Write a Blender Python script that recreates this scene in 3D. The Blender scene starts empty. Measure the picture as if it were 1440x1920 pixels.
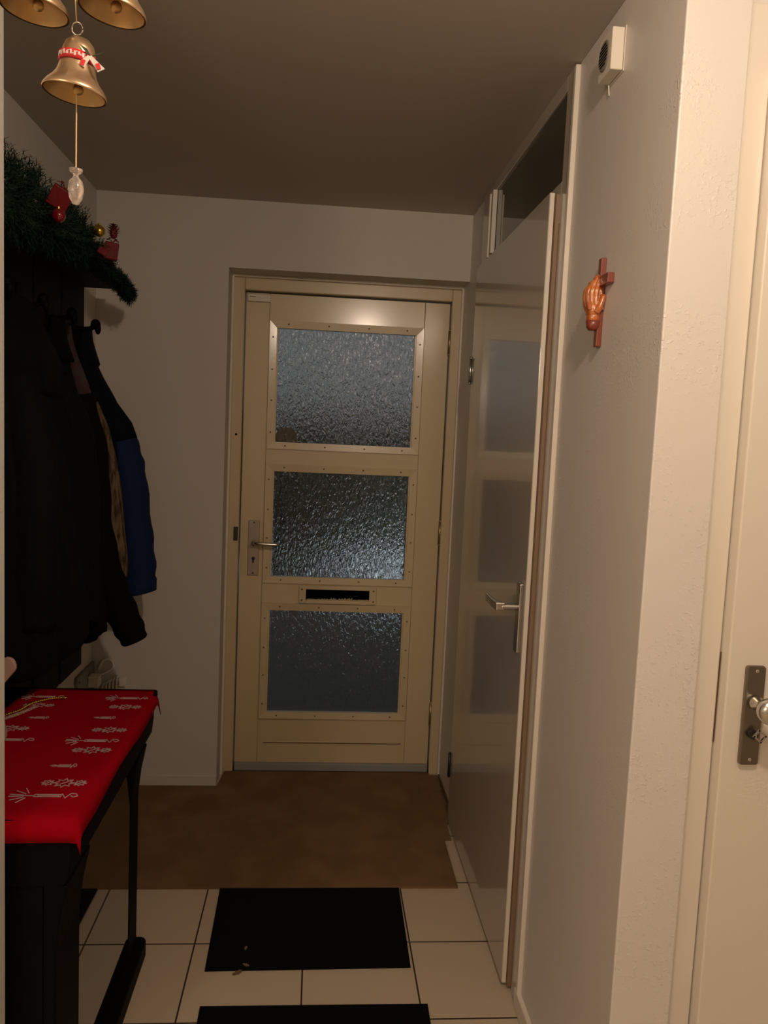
import bpy, bmesh, math, random
from mathutils import Vector, Matrix
random.seed(7)
sc = bpy.context.scene
COL = sc.collection

# ------------------------------------------------------------------ camera
F = 1493.8
RX, UP, FW = (0.995924, -0.078697, 0.04406), (-0.036203, 0.098616, 0.994467), (0.082607, 0.992009, -0.095365)
cam_d = bpy.data.cameras.new('camera')
cam_d.sensor_fit = 'VERTICAL'; cam_d.sensor_height = 24.0
cam_d.lens = F * 24.0 / 1920.0
cam_d.clip_start = 0.02; cam_d.clip_end = 200
cam = bpy.data.objects.new('camera', cam_d); COL.objects.link(cam)
cam.matrix_world = Matrix(((RX[0], UP[0], -FW[0], 0), (RX[1], UP[1], -FW[1], 0), (RX[2], UP[2], -FW[2], 1.53), (0, 0, 0, 1)))
sc.camera = cam

# ------------------------------------------------------------------ world, lights, exposure
w = bpy.data.worlds.new('dusk_sky'); sc.world = w; w.use_nodes = True
bg = w.node_tree.nodes['Background']
bg.inputs[0].default_value = (0.55, 0.58, 0.60, 1); bg.inputs[1].default_value = 0.165

def lamp(name, kind, loc, energy, color, **kw):
    d = bpy.data.lights.new(name, kind); d.energy = energy; d.color = color
    for k, v in kw.items(): setattr(d, k, v)
    o = bpy.data.objects.new(name, d); COL.objects.link(o); o.location = loc
    return o
WARM = (1.0, 0.795, 0.625)
lamp('hall_ceiling_light', 'POINT', (0.335, 0.48, 2.35), 31.0, WARM, shadow_soft_size=0.035)
lamp('rear_fill_lamp', 'POINT', (-1.25, -0.85, 2.05), 38.0, WARM, shadow_soft_size=0.16)  # added soft fill from behind the camera, lifts the right wall
pl = lamp('pane_band_spot', 'SPOT', (1.15, 8.7, 3.3), 1700.0, (0.84, 0.91, 1.0), shadow_soft_size=0.1, spot_size=math.radians(50), spot_blend=0.8)  # added spot, makes the bright band low in the middle door pane
pl.rotation_euler = (0.10, -0.10, 0)
vs = sc.view_settings
vs.view_transform = 'Standard'; vs.look = 'None'; vs.exposure = 0.10; vs.gamma = 1.0; vs.use_curve_mapping = False
sc.cycles.use_denoising = True
sc.cycles.max_bounces = 10

# ------------------------------------------------------------------ materials
def mat(name, col, rough=0.5, metal=0.0, bump=None, coat=0.0, coat_rough=0.1, spec=0.5, col2=None, cscale=20, sheen=0.0, stretch=None, trans=0.0, detail=3):
    m = bpy.data.materials.new(name); m.use_nodes = True
    nt = m.node_tree; b = nt.nodes['Principled BSDF']
    b.inputs['Base Color'].default_value = (*col, 1)
    b.inputs['Roughness'].default_value = rough
    b.inputs['Metallic'].default_value = metal
    b.inputs['Coat Weight'].default_value = coat
    b.inputs['Coat Roughness'].default_value = coat_rough
    b.inputs['Specular IOR Level'].default_value = spec
    b.inputs['Sheen Weight'].default_value = sheen
    b.inputs['Transmission Weight'].default_value = trans
    tc = nt.nodes.new('ShaderNodeTexCoord'); mp = nt.nodes.new('ShaderNodeMapping')
    nt.links.new(tc.outputs['Object'], mp.inputs['Vector'])
    if stretch: mp.inputs['Scale'].default_value = stretch
    if col2:
        n = nt.nodes.new('ShaderNodeTexNoise'); n.inputs['Scale'].default_value = cscale; n.inputs['Detail'].default_value = detail
        r = nt.nodes.new('ShaderNodeValToRGB'); r.color_ramp.elements[0].color = (*col, 1); r.color_ramp.elements[1].color = (*col2, 1)
        r.color_ramp.elements[0].position = 0.4; r.color_ramp.elements[1].position = 0.62
        nt.links.new(mp.outputs[0], n.inputs['Vector']); nt.links.new(n.outputs['Fac'], r.inputs[0]); nt.links.new(r.outputs[0], b.inputs['Base Color'])
    if bump:
        for i, (sc_, st, dist) in enumerate(bump if isinstance(bump, list) else [bump]):
            n = nt.nodes.new('ShaderNodeTexNoise'); n.inputs['Scale'].default_value = sc_; n.inputs['Detail'].default_value = 4
            bp = nt.nodes.new('ShaderNodeBump'); bp.inputs['Strength'].default_value = st; bp.inputs['Distance'].default_value = dist
            nt.links.new(mp.outputs[0], n.inputs['Vector']); nt.links.new(n.outputs['Fac'], bp.inputs['Height'])
            if b.inputs['Normal'].is_linked:
                nt.links.new(b.inputs['Normal'].links[0].from_socket, bp.inputs['Normal'])
            nt.links.new(bp.outputs[0], b.inputs['Normal'])
    return m

def stucco(name, col):
    m = mat(name, col, 0.42, bump=(220, 0.10, 0.002), spec=0.4)
    nt = m.node_tree; b = nt.nodes['Principled BSDF']
    tc = nt.nodes.new('ShaderNodeTexCoord')
    n = nt.nodes.new('ShaderNodeTexNoise'); n.inputs['Scale'].default_value = 150; n.inputs['Detail'].default_value = 2
    n2 = nt.nodes.new('ShaderNodeTexNoise'); n2.inputs['Scale'].default_value = 5; n2.inputs['Detail'].default_value = 2
    r = nt.nodes.new('ShaderNodeValToRGB'); r.color_ramp.elements[0].position = 0.56; r.color_ramp.elements[1].position = 0.70
    r2 = nt.nodes.new('ShaderNodeValToRGB'); r2.color_ramp.elements[0].position = 0.42; r2.color_ramp.elements[1].position = 0.60
    mu = nt.nodes.new('ShaderNodeMath'); mu.operation = 'MULTIPLY'
    bp = nt.nodes.new('ShaderNodeBump'); bp.inputs['Strength'].default_value = 0.42; bp.inputs['Distance'].default_value = 0.002
    for q in (n, n2): nt.links.new(tc.outputs['Object'], q.inputs['Vector'])
    nt.links.new(n.outputs['Fac'], r.inputs[0]); nt.links.new(n2.outputs['Fac'], r2.inputs[0])
    nt.links.new(r.outputs[0], mu.inputs[0]); nt.links.new(r2.outputs[0], mu.inputs[1]); nt.links.new(mu.outputs[0], bp.inputs['Height'])
    nt.links.new(b.inputs['Normal'].links[0].from_socket, bp.inputs['Normal'])
    nt.links.new(bp.outputs[0], b.inputs['Normal'])
    return m

M = {}
M['wall'] = stucco('white_plaster', (0.70, 0.655, 0.60))
M['wall_smooth'] = mat('matt_wall_paint', (0.62, 0.585, 0.53), 0.7, bump=(260, 0.08, 0.002))
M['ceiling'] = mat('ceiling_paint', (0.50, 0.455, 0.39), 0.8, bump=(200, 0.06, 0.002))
M['cream'] = mat('cream_gloss_paint', (0.63, 0.52, 0.315), 0.34, coat=0.9, coat_rough=0.17, bump=(60, 0.05, 0.004))
M['cream_dark'] = mat('cream_frame_paint', (0.60, 0.49, 0.31), 0.35, coat=0.4, coat_rough=0.2)
M['leaf'] = mat('grey_white_gloss_paint', (0.50, 0.45, 0.385), 0.3, coat=0.9, coat_rough=0.07, spec=0.5, bump=(3, 0.03, 0.01))
M['rebate_shade'] = mat('brown_rebate_shade', (0.26, 0.17, 0.105), 0.6)  # brown stands in for the shade in the gap beside the closet leaf
M['white'] = mat('white_satin_paint', (0.74, 0.68, 0.58), 0.35, coat=0.3)
M['grey_strip'] = mat('grey_rubber', (0.30, 0.30, 0.28), 0.5)
M['nickel'] = mat('brushed_aluminium', (0.62, 0.60, 0.56), 0.27, metal=1.0)
M['nickel_dim_room'] = mat('brushed_nickel_dim_room', (0.26, 0.225, 0.18), 0.3, metal=1.0)  # base colour darkened for the dim room mirrored in the knob plate
M['dull_alu'] = mat('dull_aluminium', (0.42, 0.36, 0.29), 0.42, metal=0.55)
M['brass'] = mat('aged_brass', (0.42, 0.31, 0.17), 0.4, metal=0.9)
M['dark_metal'] = mat('dark_metal', (0.05, 0.045, 0.04), 0.45, metal=0.6)
M['black_gloss'] = mat('black_lacquer', (0.004, 0.004, 0.004), 0.12, coat=1.0, coat_rough=0.02, spec=0.5)
M['black_mirror'] = mat('black_polished_panel', (0.004, 0.0035, 0.003), 0.03, coat=1.0, coat_rough=0.0, spec=1.0)
M['black'] = mat('black_satin', (0.0022, 0.0022, 0.0022), 0.6, spec=0.08)
M['plank'] = mat('dark_stained_wood', (0.009, 0.0085, 0.008), 0.7, bump=(30, 0.2, 0.002), stretch=(1, 1, 0.1), spec=0.12)
M['gap'] = mat('black_void', (0.002, 0.002, 0.002), 0.9, spec=0.0)
M['coir'] = mat('brown_coir', (0.20, 0.118, 0.055), 0.95, bump=[(420, 0.7, 0.004), (60, 0.3, 0.004)], spec=0.1, col2=(0.245, 0.150, 0.072), cscale=6)
M['mat_black'] = mat('black_rubber_mat', (0.0042, 0.0042, 0.0045), 0.85, bump=(500, 0.5, 0.002), spec=0.08)
M['felt_red'] = mat('red_felt', (0.31, 0.0015, 0.009), 0.95, bump=(900, 0.3, 0.001), spec=0.03)
M['thread'] = mat('white_thread', (0.50, 0.36, 0.35), 0.7)
M['fabric_black'] = mat('black_fabric', (0.0042, 0.0042, 0.0044), 0.85, bump=(500, 0.3, 0.001), spec=0.06)
M['fabric_coat'] = mat('charcoal_fabric', (0.0060, 0.0062, 0.0066), 0.85, bump=(400, 0.3, 0.001), spec=0.06)
M['fabric_navy'] = mat('navy_fabric', (0.003, 0.0042, 0.009), 0.8, bump=(400, 0.3, 0.001), spec=0.08)
M['fabric_blue'] = mat('blue_fabric', (0.008, 0.019, 0.065), 0.75, bump=(400, 0.3, 0.001), spec=0.12)
M['knit'] = mat('brown_knit', (0.17, 0.12, 0.07), 0.9, bump=(90, 0.8, 0.006), col2=(0.045, 0.028, 0.016), cscale=70, stretch=(1, 1.6, 0.22), spec=0.1)
M['floral'] = mat('grey_pink_floral', (0.060, 0.055, 0.050), 0.9, col2=(0.075, 0.028, 0.035), cscale=38, bump=(200, 0.4, 0.002), spec=0.1)
M['needle'] = mat('green_tinsel', (0.006, 0.020, 0.012), 0.6, col2=(0.014, 0.036, 0.020), cscale=30, spec=0.2)
M['red_foil'] = mat('red_foil', (0.15, 0.002, 0.004), 0.5, spec=0.25, bump=(60, 0.25, 0.004))
M['red_ball'] = mat('red_glass_ball', (0.22, 0.002, 0.012), 0.08, coat=1.0, metal=0.3)
M['gold_ball'] = mat('gold_ball', (0.55, 0.36, 0.06), 0.22, metal=0.9)
M['cone_red'] = mat('red_pine_cone', (0.12, 0.010, 0.010), 0.6)
M['bell'] = mat('champagne_gold', (0.66, 0.47, 0.28), 0.3, metal=0.85, bump=(90, 0.12, 0.002))
M['bell_in'] = mat('gold_inside', (0.60, 0.40, 0.18), 0.4, metal=0.9)
M['red_paint'] = mat('red_paint', (0.60, 0.02, 0.025), 0.5)
M['bow_white'] = mat('white_ribbon', (0.62, 0.58, 0.50), 0.6)
M['bow_green'] = mat('dark_green_ribbon', (0.04, 0.06, 0.035), 0.6)
M['cord'] = mat('gold_cord', (0.62, 0.44, 0.20), 0.5)
M['glass_bead'] = mat('pink_clear_glass', (0.98, 0.85, 0.76), 0.10, trans=0.85, coat=0.5, bump=(160, 0.5, 0.003))
M['wood_dark'] = mat('red_brown_wood', (0.20, 0.040, 0.020), 0.35, coat=0.4, bump=(60, 0.1, 0.001), stretch=(1, 1, 0.15))
M['wood_light'] = mat('varnished_orange_wood', (0.50, 0.155, 0.035), 0.25, coat=0.7, coat_rough=0.12, col2=(0.34, 0.085, 0.02), cscale=60, stretch=(2, 2, 0.15))
M['plastic'] = mat('white_plastic', (0.76, 0.70, 0.60), 0.4)
M['plastic_grey'] = mat('grey_board', (0.20, 0.18, 0.14), 0.7)
M['ceramic'] = mat('blush_ceramic', (0.50, 0.33, 0.26), 0.5, coat=0.2)
M['leaf_dry'] = mat('dry_leaf', (0.16, 0.10, 0.045), 0.9)
M['nail'] = mat('rusty_nail', (0.16, 0.085, 0.03), 0.6)
M['hedge'] = mat('hedge_green', (0.015, 0.022, 0.012), 0.9, bump=(20, 0.8, 0.05))
M['paving'] = mat('pale_paving', (0.16, 0.16, 0.16), 0.9)

def pane_mat():
    m = mat('obscure_glass', (0.80, 0.86, 0.87), 0.13, trans=1.0)
    nt = m.node_tree; b = nt.nodes['Principled BSDF']; b.inputs['IOR'].default_value = 1.45
    tc = nt.nodes.new('ShaderNodeTexCoord'); mp = nt.nodes.new('ShaderNodeMapping'); mp.inputs['Scale'].default_value = (1.5, 1, 0.62)
    mp.inputs['Rotation'].default_value = (0, 0.12, 0)
    n = nt.nodes.new('ShaderNodeTexNoise'); n.inputs['Scale'].default_value = 62; n.inputs['Detail'].default_value = 2.5; n.inputs['Distortion'].default_value = 0.9
    bp = nt.nodes.new('ShaderNodeBump'); bp.inputs['Strength'].default_value = 1.0; bp.inputs['Distance'].default_value = 0.0048
    nt.links.new(tc.outputs['Object'], mp.inputs['Vector']); nt.links.new(mp.outputs[0], n.inputs['Vector'])
    nt.links.new(n.outputs['Fac'], bp.inputs['Height']); nt.links.new(bp.outputs[0], b.inputs['Normal'])
    return m
M['pane'] = pane_mat()
def clear_glass():
    m = mat('dark_clear_glass', (0.45, 0.47, 0.44), 0.02, trans=1.0)
    return m
M['clear'] = clear_glass()

def tile_mat():
    m = mat('beige_tile', (0.50, 0.42, 0.31), 0.30, spec=0.45, bump=(8, 0.03, 0.01))
    nt = m.node_tree; b = nt.nodes['Principled BSDF']
    tc = nt.nodes.new('ShaderNodeTexCoord'); sp = nt.nodes.new('ShaderNodeSeparateXYZ'); nt.links.new(tc.outputs['Object'], sp.inputs[0])
    outs = []
    for ax, off, wd in ((0, 0.003, 0.0075), (1, 2.271, 0.0085)):
        a = nt.nodes.new('ShaderNodeMath'); a.operation = 'SUBTRACT'; a.inputs[1].default_value = off - 0.161
        nt.links.new(sp.outputs[ax], a.inputs[0])
        d = nt.nodes.new('ShaderNodeMath'); d.operation = 'DIVIDE'; d.inputs[1].default_value = 0.322; nt.links.new(a.outputs[0], d.inputs[0])
        f = nt.nodes.new('ShaderNodeMath'); f.operation = 'FLOORED_MODULO'; f.inputs[1].default_value = 1.0; nt.links.new(d.outputs[0], f.inputs[0])
        s = nt.nodes.new('ShaderNodeMath'); s.operation = 'SUBTRACT'; s.inputs[1].default_value = 0.5; nt.links.new(f.outputs[0], s.inputs[0])
        ab = nt.nodes.new('ShaderNodeMath'); ab.operation = 'ABSOLUTE'; nt.links.new(s.outputs[0], ab.inputs[0])
        lt = nt.nodes.new('ShaderNodeMath'); lt.operation = 'LESS_THAN'; lt.inputs[1].default_value = wd; nt.links.new(ab.outputs[0], lt.inputs[0])
        outs.append(lt)
    mx = nt.nodes.new('ShaderNodeMath'); mx.operation = 'MAXIMUM'
    nt.links.new(outs[0].outputs[0], mx.inputs[0]); nt.links.new(outs[1].outputs[0], mx.inputs[1])
    mix = nt.nodes.new('ShaderNodeMix'); mix.data_type = 'RGBA'
    mix.inputs['A'].default_value = (0.56, 0.46, 0.335, 1); mix.inputs['B'].default_value = (0.035, 0.018, 0.010, 1)
    nt.links.new(mx.outputs[0], mix.inputs['Factor']); nt.links.new(mix.outputs['Result'], b.inputs['Base Color'])
    rr = nt.nodes.new('ShaderNodeMapRange'); rr.inputs['To Min'].default_value = 0.30; rr.inputs['To Max'].default_value = 0.9
    nt.links.new(mx.outputs[0], rr.inputs['Value']); nt.links.new(rr.outputs[0], b.inputs['Roughness'])
    return m
M['tile'] = tile_mat()

# ------------------------------------------------------------------ mesh helpers (world coordinates; children are offset to their parent's base)
def base_of(o):
    v = Vector((0, 0, 0))
    while o is not None:
        v += o.location; o = o.parent
    return v

def build(name, bm, m, parent=None, smooth=False, bevel=0.0, at=None, seg=2):
    """link bm (world coordinates) as one mesh object"""
    origin = Vector(at) if at else Vector((0, 0, 0))
    if parent is not None: origin = base_of(parent)
    bmesh.ops.remove_doubles(bm, verts=bm.verts, dist=1e-7)
    bmesh.ops.recalc_face_normals(bm, faces=bm.faces)
    bmesh.ops.translate(bm, verts=bm.verts, vec=-origin)
    me = bpy.data.meshes.new(name); bm.to_mesh(me); bm.free()
    me.materials.append(M[m])
    if smooth:
        for p in me.polygons: p.use_smooth = True
    o = bpy.data.objects.new(name, me); COL.objects.link(o)
    if parent is not None: o.parent = parent
    else: o.location = origin
    if bevel:
        b = o.modifiers.new('bevel', 'BEVEL'); b.width = bevel; b.segments = seg; b.limit_method = 'ANGLE'
    return o

def thing(name, label, cat, loc, group=None):
    o = bpy.data.objects.new(name, None); COL.objects.link(o); o.location = loc
    o.empty_display_size = 0.05
    tag(o, label, cat, group); return o

def tag(o, label, cat, group=None):
    o['label'] = label; o['category'] = cat
    if group: o['group'] = group
    return o

def struct(o, label=None):
    o['kind'] = 'structure'
    if label: o['label'] = label
    return o

def B(): return bmesh.new()

def box(bm, x0, x1, y0, y1, z0, z1):
    v = [bm.verts.new((x, y, z)) for z in (z0, z1) for y in (y0, y1) for x in (x0, x1)]
    for f in ((0, 2, 3, 1), (4, 5, 7, 6), (0, 1, 5, 4), (2, 6, 7, 3), (0, 4, 6, 2), (1, 3, 7, 5)):
        bm.faces.new([v[i] for i in f])
    return bm

def obox(bm, c, half, rot):
    """box with a rotation matrix"""
    v = [bm.verts.new(Vector(c) + rot @ Vector((sx * half[0], sy * half[1], sz * half[2]))) for sz in (-1, 1) for sy in (-1, 1) for sx in (-1, 1)]
    for f in ((0, 2, 3, 1), (4, 5, 7, 6), (0, 1, 5, 4), (2, 6, 7, 3), (0, 4, 6, 2), (1, 3, 7, 5)):
        bm.faces.new([v[i] for i in f])
    return bm

def prism(bm, pts, axis, a, b):
    """extrude a 2-D outline along an axis from a to b"""
    def P(u, v, t):
        return {'X': (t, u, v), 'Y': (u, t, v), 'Z': (u, v, t)}[axis]
    A = [bm.verts.new(P(u, v, a)) for u, v in pts]; C = [bm.verts.new(P(u, v, b)) for u, v in pts]
    n = len(pts); bm.faces.new(A); bm.faces.new(C)
    for i in range(n): bm.faces.new((A[i], A[(i + 1) % n], C[(i + 1) % n], C[i]))
    return bm

def rrect(u0, u1, v0, v1, r, n=5):
    pts = []
    for cx, cy, a0 in ((u1 - r, v1 - r, 0), (u0 + r, v1 - r, 90), (u0 + r, v0 + r, 180), (u1 - r, v0 + r, 270)):
        for k in range(n + 1):
            a = math.radians(a0 + 90 * k / n); pts.append((cx + r * math.cos(a), cy + r * math.sin(a)))
    return pts

def rings(bm, rs, cap0=True, cap1=True):
    L = [[bm.verts.new(p) for p in r] for r in rs]
    n = len(L[0])
    for a, b in zip(L, L[1:]):
        for i in range(n): bm.faces.new((a[i], a[(i + 1) % n], b[(i + 1) % n], b[i]))
    if cap0: bm.faces.new(L[0])
    if cap1: bm.faces.new(L[-1])
    return bm

def tube(bm, pts, rad, n=10, caps=True):
    pts = [Vector(p) for p in pts]; rads = rad if isinstance(rad, (list, tuple)) else [rad] * len(pts)
    rs = []; up = None
    for i, p in enumerate(pts):
        t = (pts[min(i + 1, len(pts) - 1)] - pts[max(i - 1, 0)]).normalized()
        if up is None: up = t.orthogonal().normalized()
        up = (up - t * up.dot(t)).normalized(); s = t.cross(up)
        rs.append([p + (up * math.cos(2 * math.pi * k / n) + s * math.sin(2 * math.pi * k / n)) * rads[i] for k in range(n)])
    return rings(bm, rs, caps, caps)

def lathe(bm, prof, c, n=32, axis='Z', close=False):
    """prof: (radius, height) pairs"""
    rs = []
    for r, h in prof:
        ring = []
        for k in range(n):
            a = 2 * math.pi * k / n; u, v = r * math.cos(a), r * math.sin(a)
            ring.append(Vector(c) + Vector({'Z': (u, v, h), 'Y': (u, h, v), 'X': (h, u, v)}[axis]))
        rs.append(ring)
    return rings(bm, rs, True, True)

def ball(bm, c, r, seg=20, sx=1, sy=1, sz=1):
    q = bmesh.ops.create_uvsphere(bm, u_segments=seg, v_segments=seg // 2 + 2, radius=r)
    for v in q['verts']: v.co = Vector((v.co.x * sx, v.co.y * sy, v.co.z * sz)) + Vector(c)
    return bm

def spline(keys, k=6):
    """Catmull-Rom through tuples"""
    out = []
    for i in range(len(keys) - 1):
        p0 = keys[max(i - 1, 0)]; p1 = keys[i]; p2 = keys[i + 1]; p3 = keys[min(i + 2, len(keys) - 1)]
        for s in range(k):
            t = s / k
            out.append(tuple(0.5 * ((2 * b) + (-a + c) * t + (2 * a - 5 * b + 4 * c - d) * t * t + (-a + 3 * b - 3 * c + d) * t ** 3) for a, b, c, d in zip(p0, p1, p2, p3)))
    out.append(tuple(keys[-1])); return out

# ------------------------------------------------------------------ the room
XL, XR, ZC = -0.915, 0.592, 2.445
YW, YD, YP = 3.336, 3.507, 1.383            # back wall face, door face, pier face
struct(build('floor', box(B(), -2.2, 2.2, -2.0, 3.70, -0.08, 0.0), 'tile'))
struct(build('ceiling', box(B(), -2.2, 2.2, -2.0, 3.70, ZC, ZC + 0.1), 'ceiling'))
struct(build('wall_left', box(B(), XL - 0.12, XL, YP + 0.10, YW + 0.2, 0, ZC), 'wall_smooth'))
bm = B(); box(bm, XL - 0.12, -0.393, YW, 3.70, 0, ZC); box(bm, -0.393, XR, YW, 3.70, 2.178, ZC)
struct(build('wall_back', bm, 'wall_smooth'))
# right wall: the pier, the strip past the closet and the closet behind the opening
bm = B()
box(bm, XR, 0.709, YP, 1.975, 0, ZC)
box(bm, XR, 0.72, 3.07, 3.70, 0, ZC)
struct(build('wall_right', bm, 'wall', bevel=0.003))
bm = B(); box(bm, 1.25, 1.3, 1.975, 3.70, 0, ZC); box(bm, 0.709, 1.3, 1.95, 1.975, 0, ZC); box(bm, 0.72, 1.3, 3.60, 3.70, 0, ZC)
struct(build('wall_closet', bm, 'wall_smooth'))
# pier on the left of the hall opening and the hall around the camera
struct(build('wall_opening', box(B(), -2.2, -0.5640, YP, YP + 0.10, 0, ZC), 'wall', bevel=0.002))
bm = B(); box(bm, 0.709, 0.745, 1.41, 1.95, 0, ZC); box(bm, 0.745, 2.2, 1.41, 1.95, 2.20, ZC); box(bm, 1.66, 2.2, 1.41, 1.95, 0, 2.20)
struct(build('wall_side', bm, 'wall'))
bm = B(); box(bm, -2.3, -2.2, -2.0, YP, 0, ZC); box(bm, 2.2, 2.3, -2.0, 1.95, 0, ZC); box(bm, -2.3, 2.3, -2.1, -2.0, 0, ZC)
struct(build('wall_hall', bm, 'wall_smooth'))
# skirting along the pier wall, the back wall and the left wall
struct(build('baseboard_right', box(B(), XR - 0.014, XR, YP - 0.0, 1.995, 0, 0.055), 'white', bevel=0.003))
struct(build('baseboard_back', box(B(), XL, -0.393, YW - 0.008, YW, 0, 0.05), 'wall_smooth', bevel=0.003))
struct(build('baseboard_end', box(B(), XR - 0.006, XR, 3.06, 3.485, 0, 0.012), 'coir'))

# ------------------------------------------------------------------ front door
d1 = bpy.data.objects.new('door_1', None); COL.objects.link(d1); d1.location = (0.10, YD, 0); struct(d1, 'cream front door with three obscured glass panes and a letter slot')
fr = B()
box(fr, -0.393, -0.340, 3.478, 3.60, 0, 2.178); box(fr, 0.546, XR, 3.478, 3.60, 0, 2.178); box(fr, -0.340, 0.546, 3.478, 3.60, 2.118, 2.178)
frame = build('door_frame', fr, 'cream_dark', d1, bevel=0.004)
fb = B()
box(fb, -0.393, -0.383, 3.455, 3.478, 0, 2.178); box(fb, 0.583, XR, 3.455, 3.478, 0, 2.178); box(fb, -0.383, 0.583, 3.455, 3.478, 2.168, 2.178)
build('frame_bead', fb, 'white', d1, bevel=0.002)
GX0, GX1 = -0.203, 0.401
zs = [(1.482, 1.969), (0.891, 1.355), (0.274, 0.739)]
y0, y1 = YD, YD + 0.045
build('stile', box(B(), -0.336, -0.2365, y0, y1, 0.008, 2.112), 'cream', d1, bevel=0.0015)
build('stile', box(B(), 0.4335, 0.542, y0, y1, 0.008, 2.112), 'cream', d1, bevel=0.0015)
for za, zb in ((1.985, 2.112), (1.37, 1.465), (0.755, 0.875), (0.008, 0.258)):
    bm = B(); box(bm, -0.2355, 0.4325, y0, y1, za, zb)
    build('rail', bm, 'cream', d1, bevel=0.0015)
build('inner_filler', box(B(), -0.2365, GX0 + 0.006, y0 + 0.004, y1, 0.1, 2.0), 'cream', d1)
build('inner_filler', box(B(), GX1 - 0.006, 0.4335, y0 + 0.004, y1, 0.1, 2.0), 'cream', d1)
build('groove', box(B(), -0.21, 0.415, y0 - 0.0015, y0 + 0.001, 0.127, 0.132), 'nail', d1)
build('groove', box(B(), -0.21, 0.415, y0 - 0.003, y0 + 0.001, 0.132, 0.136), 'cream', d1)
for (z0, z1) in zs:
    pane = build('window_pane', box(B(), GX0 - 0.012, GX1 + 0.012, YD + 0.014, YD + 0.019, z0 - 0.012, z1 + 0.012), 'pane', d1)
    ox0, ox1, oz0, oz1 = GX0 - 0.030, GX1 + 0.030, z0 - 0.030, z1 + 0.032
    ya, yb = YD - 0.011, YD + 0.013
    bead = B()
    O = [(ox0, oz0), (ox1, oz0), (ox1, oz1), (ox0, oz1)]; I = [(GX0, z0), (GX1, z0), (GX1, z1), (GX0, z1)]
    for i in range(4):      # four mitred strips, the inner edge sloping back to the glass
        j = (i + 1) % 4
        q = [bead.verts.new((x, y, z)) for (x, z), y in ((O[i], YD), (O[j], YD), (O[j], ya), (O[i], ya))]
        r = [bead.verts.new((x, y, z)) for (x, z), y in ((I[i], yb), (I[j], yb), (I[j], ya + 0.003), (I[i], ya + 0.003))]
        bead.faces.new((q[3], q[2], r[2], r[3])); bead.faces.new((r[3], r[2], r[1], r[0])); bead.faces.new((q[0], q[1], q[2], q[3])); bead.faces.new((q[1], q[0], r[0], r[1]))
    bead_o = build('glazing_bead', bead, 'cream', d1)
    nb = B()
    w_, h_ = ox1 - ox0, oz1 - oz0
    for t in (0.12, 0.38, 0.64, 0.89):
        for zz in (oz0 + 0.015, oz1 - 0.015): ball(nb, (ox0 + w_ * t, ya - 0.0005, zz), 0.0036, 8, 1, 0.5, 1)
    for t in (0.13, 0.38, 0.62, 0.87):
        for xx in (ox0 + 0.015, ox1 - 0.015): ball(nb, (xx, ya - 0.0005, oz0 + h_ * t), 0.0036, 8, 1, 0.5, 1)
    build('nail_heads', nb, 'nail', bead_o)
# letter slot
lf = B()
lx0, lx1, lz0, lz1 = -0.070, 0.272, 0.776, 0.850
for a in ((lx0, lx0 + 0.030, lz0, lz1), (lx1 - 0.030, lx1, lz0, lz1), (lx0 + 0.030, lx1 - 0.030, lz0, lz0 + 0.013), (lx0 + 0.030, lx1 - 0.030, lz1 - 0.012, lz1)):
    box(lf, a[0], a[1], YD - 0.014, YD, a[2], a[3])
slot = build('letter_slot', lf, 'cream', d1, bevel=0.001)
build('dark_opening', box(B(), lx0 + 0.030, lx1 - 0.030, YD - 0.004, YD - 0.0005, lz0 + 0.013, lz1 - 0.012), 'gap', slot)  # black plate put in for the darkness inside the slot opening
br = B()
for k in range(70):
    x = lx0 + 0.034 + k * 0.00398; h = 0.004 + random.random() * (0.010 if 22 < k < 52 else 0.004)
    box(br, x, x + 0.003, YD - 0.008, YD - 0.006, lz0 + 0.013, lz0 + 0.013 + h)
build('draught_brush', br, 'cream_dark', slot)
nb = B()
for xx in (lx0 + 0.012, lx1 - 0.012):
    for zz in (lz0 + 0.013, lz1 - 0.013): ball(nb, (xx, YD - 0.0145, zz), 0.004, 8, 1, 0.4, 1)
build('screw', nb, 'nail', slot)
# handle with long plate
hp = build('handle_plate', prism(B(), rrect(-0.300, -0.252, 0.893, 1.136, 0.004), 'Y', YD - 0.010, YD), 'dull_alu', d1, bevel=0.002)
hb = B(); tube(hb, [(-0.276, YD - 0.008, 1.040), (-0.276, YD - 0.050, 1.040)], 0.009, 14)
tube(hb, spline([(-0.276, YD - 0.046, 1.040), (-0.255, YD - 0.055, 1.041), (-0.21, YD - 0.056, 1.039), (-0.168, YD - 0.052, 1.038)], 4), [0.009] * 4 + [0.0085] * 8 + [0.0075], 12)
build('lever', hb, 'nickel', hp, smooth=True)
kb = B(); prism(kb, [(-0.276 + 0.0075 * math.cos(t), 0.968 + 0.0075 * math.sin(t)) for t in [k * math.pi / 8 for k in range(16)]], 'Y', YD - 0.0112, YD - 0.009)
box(kb, -0.2795, -0.2725, YD - 0.0112, YD - 0.009, 0.948, 0.966)
build('keyhole', kb, 'dark_metal', hp)
nb = B()
for zz in (1.127, 1.026, 0.903): ball(nb, (-0.276, YD - 0.0105, zz), 0.004, 8, 1, 0.4, 1)
build('screw', nb, 'dark_metal', hp)
for zc_ in (1.946, 1.108, 0.275):
    hg = B(); tube(hg, [(0.5445, YD - 0.006, zc_ - 0.05), (0.5445, YD - 0.006, zc_ + 0.05)], 0.0065, 12)
    ball(hg, (0.5445, YD - 0.006, zc_ + 0.052), 0.0065, 10); ball(hg, (0.5445, YD - 0.006, zc_ - 0.052), 0.0065, 10)
    build('hinge', hg, 'brass', d1, smooth=True)
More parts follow.
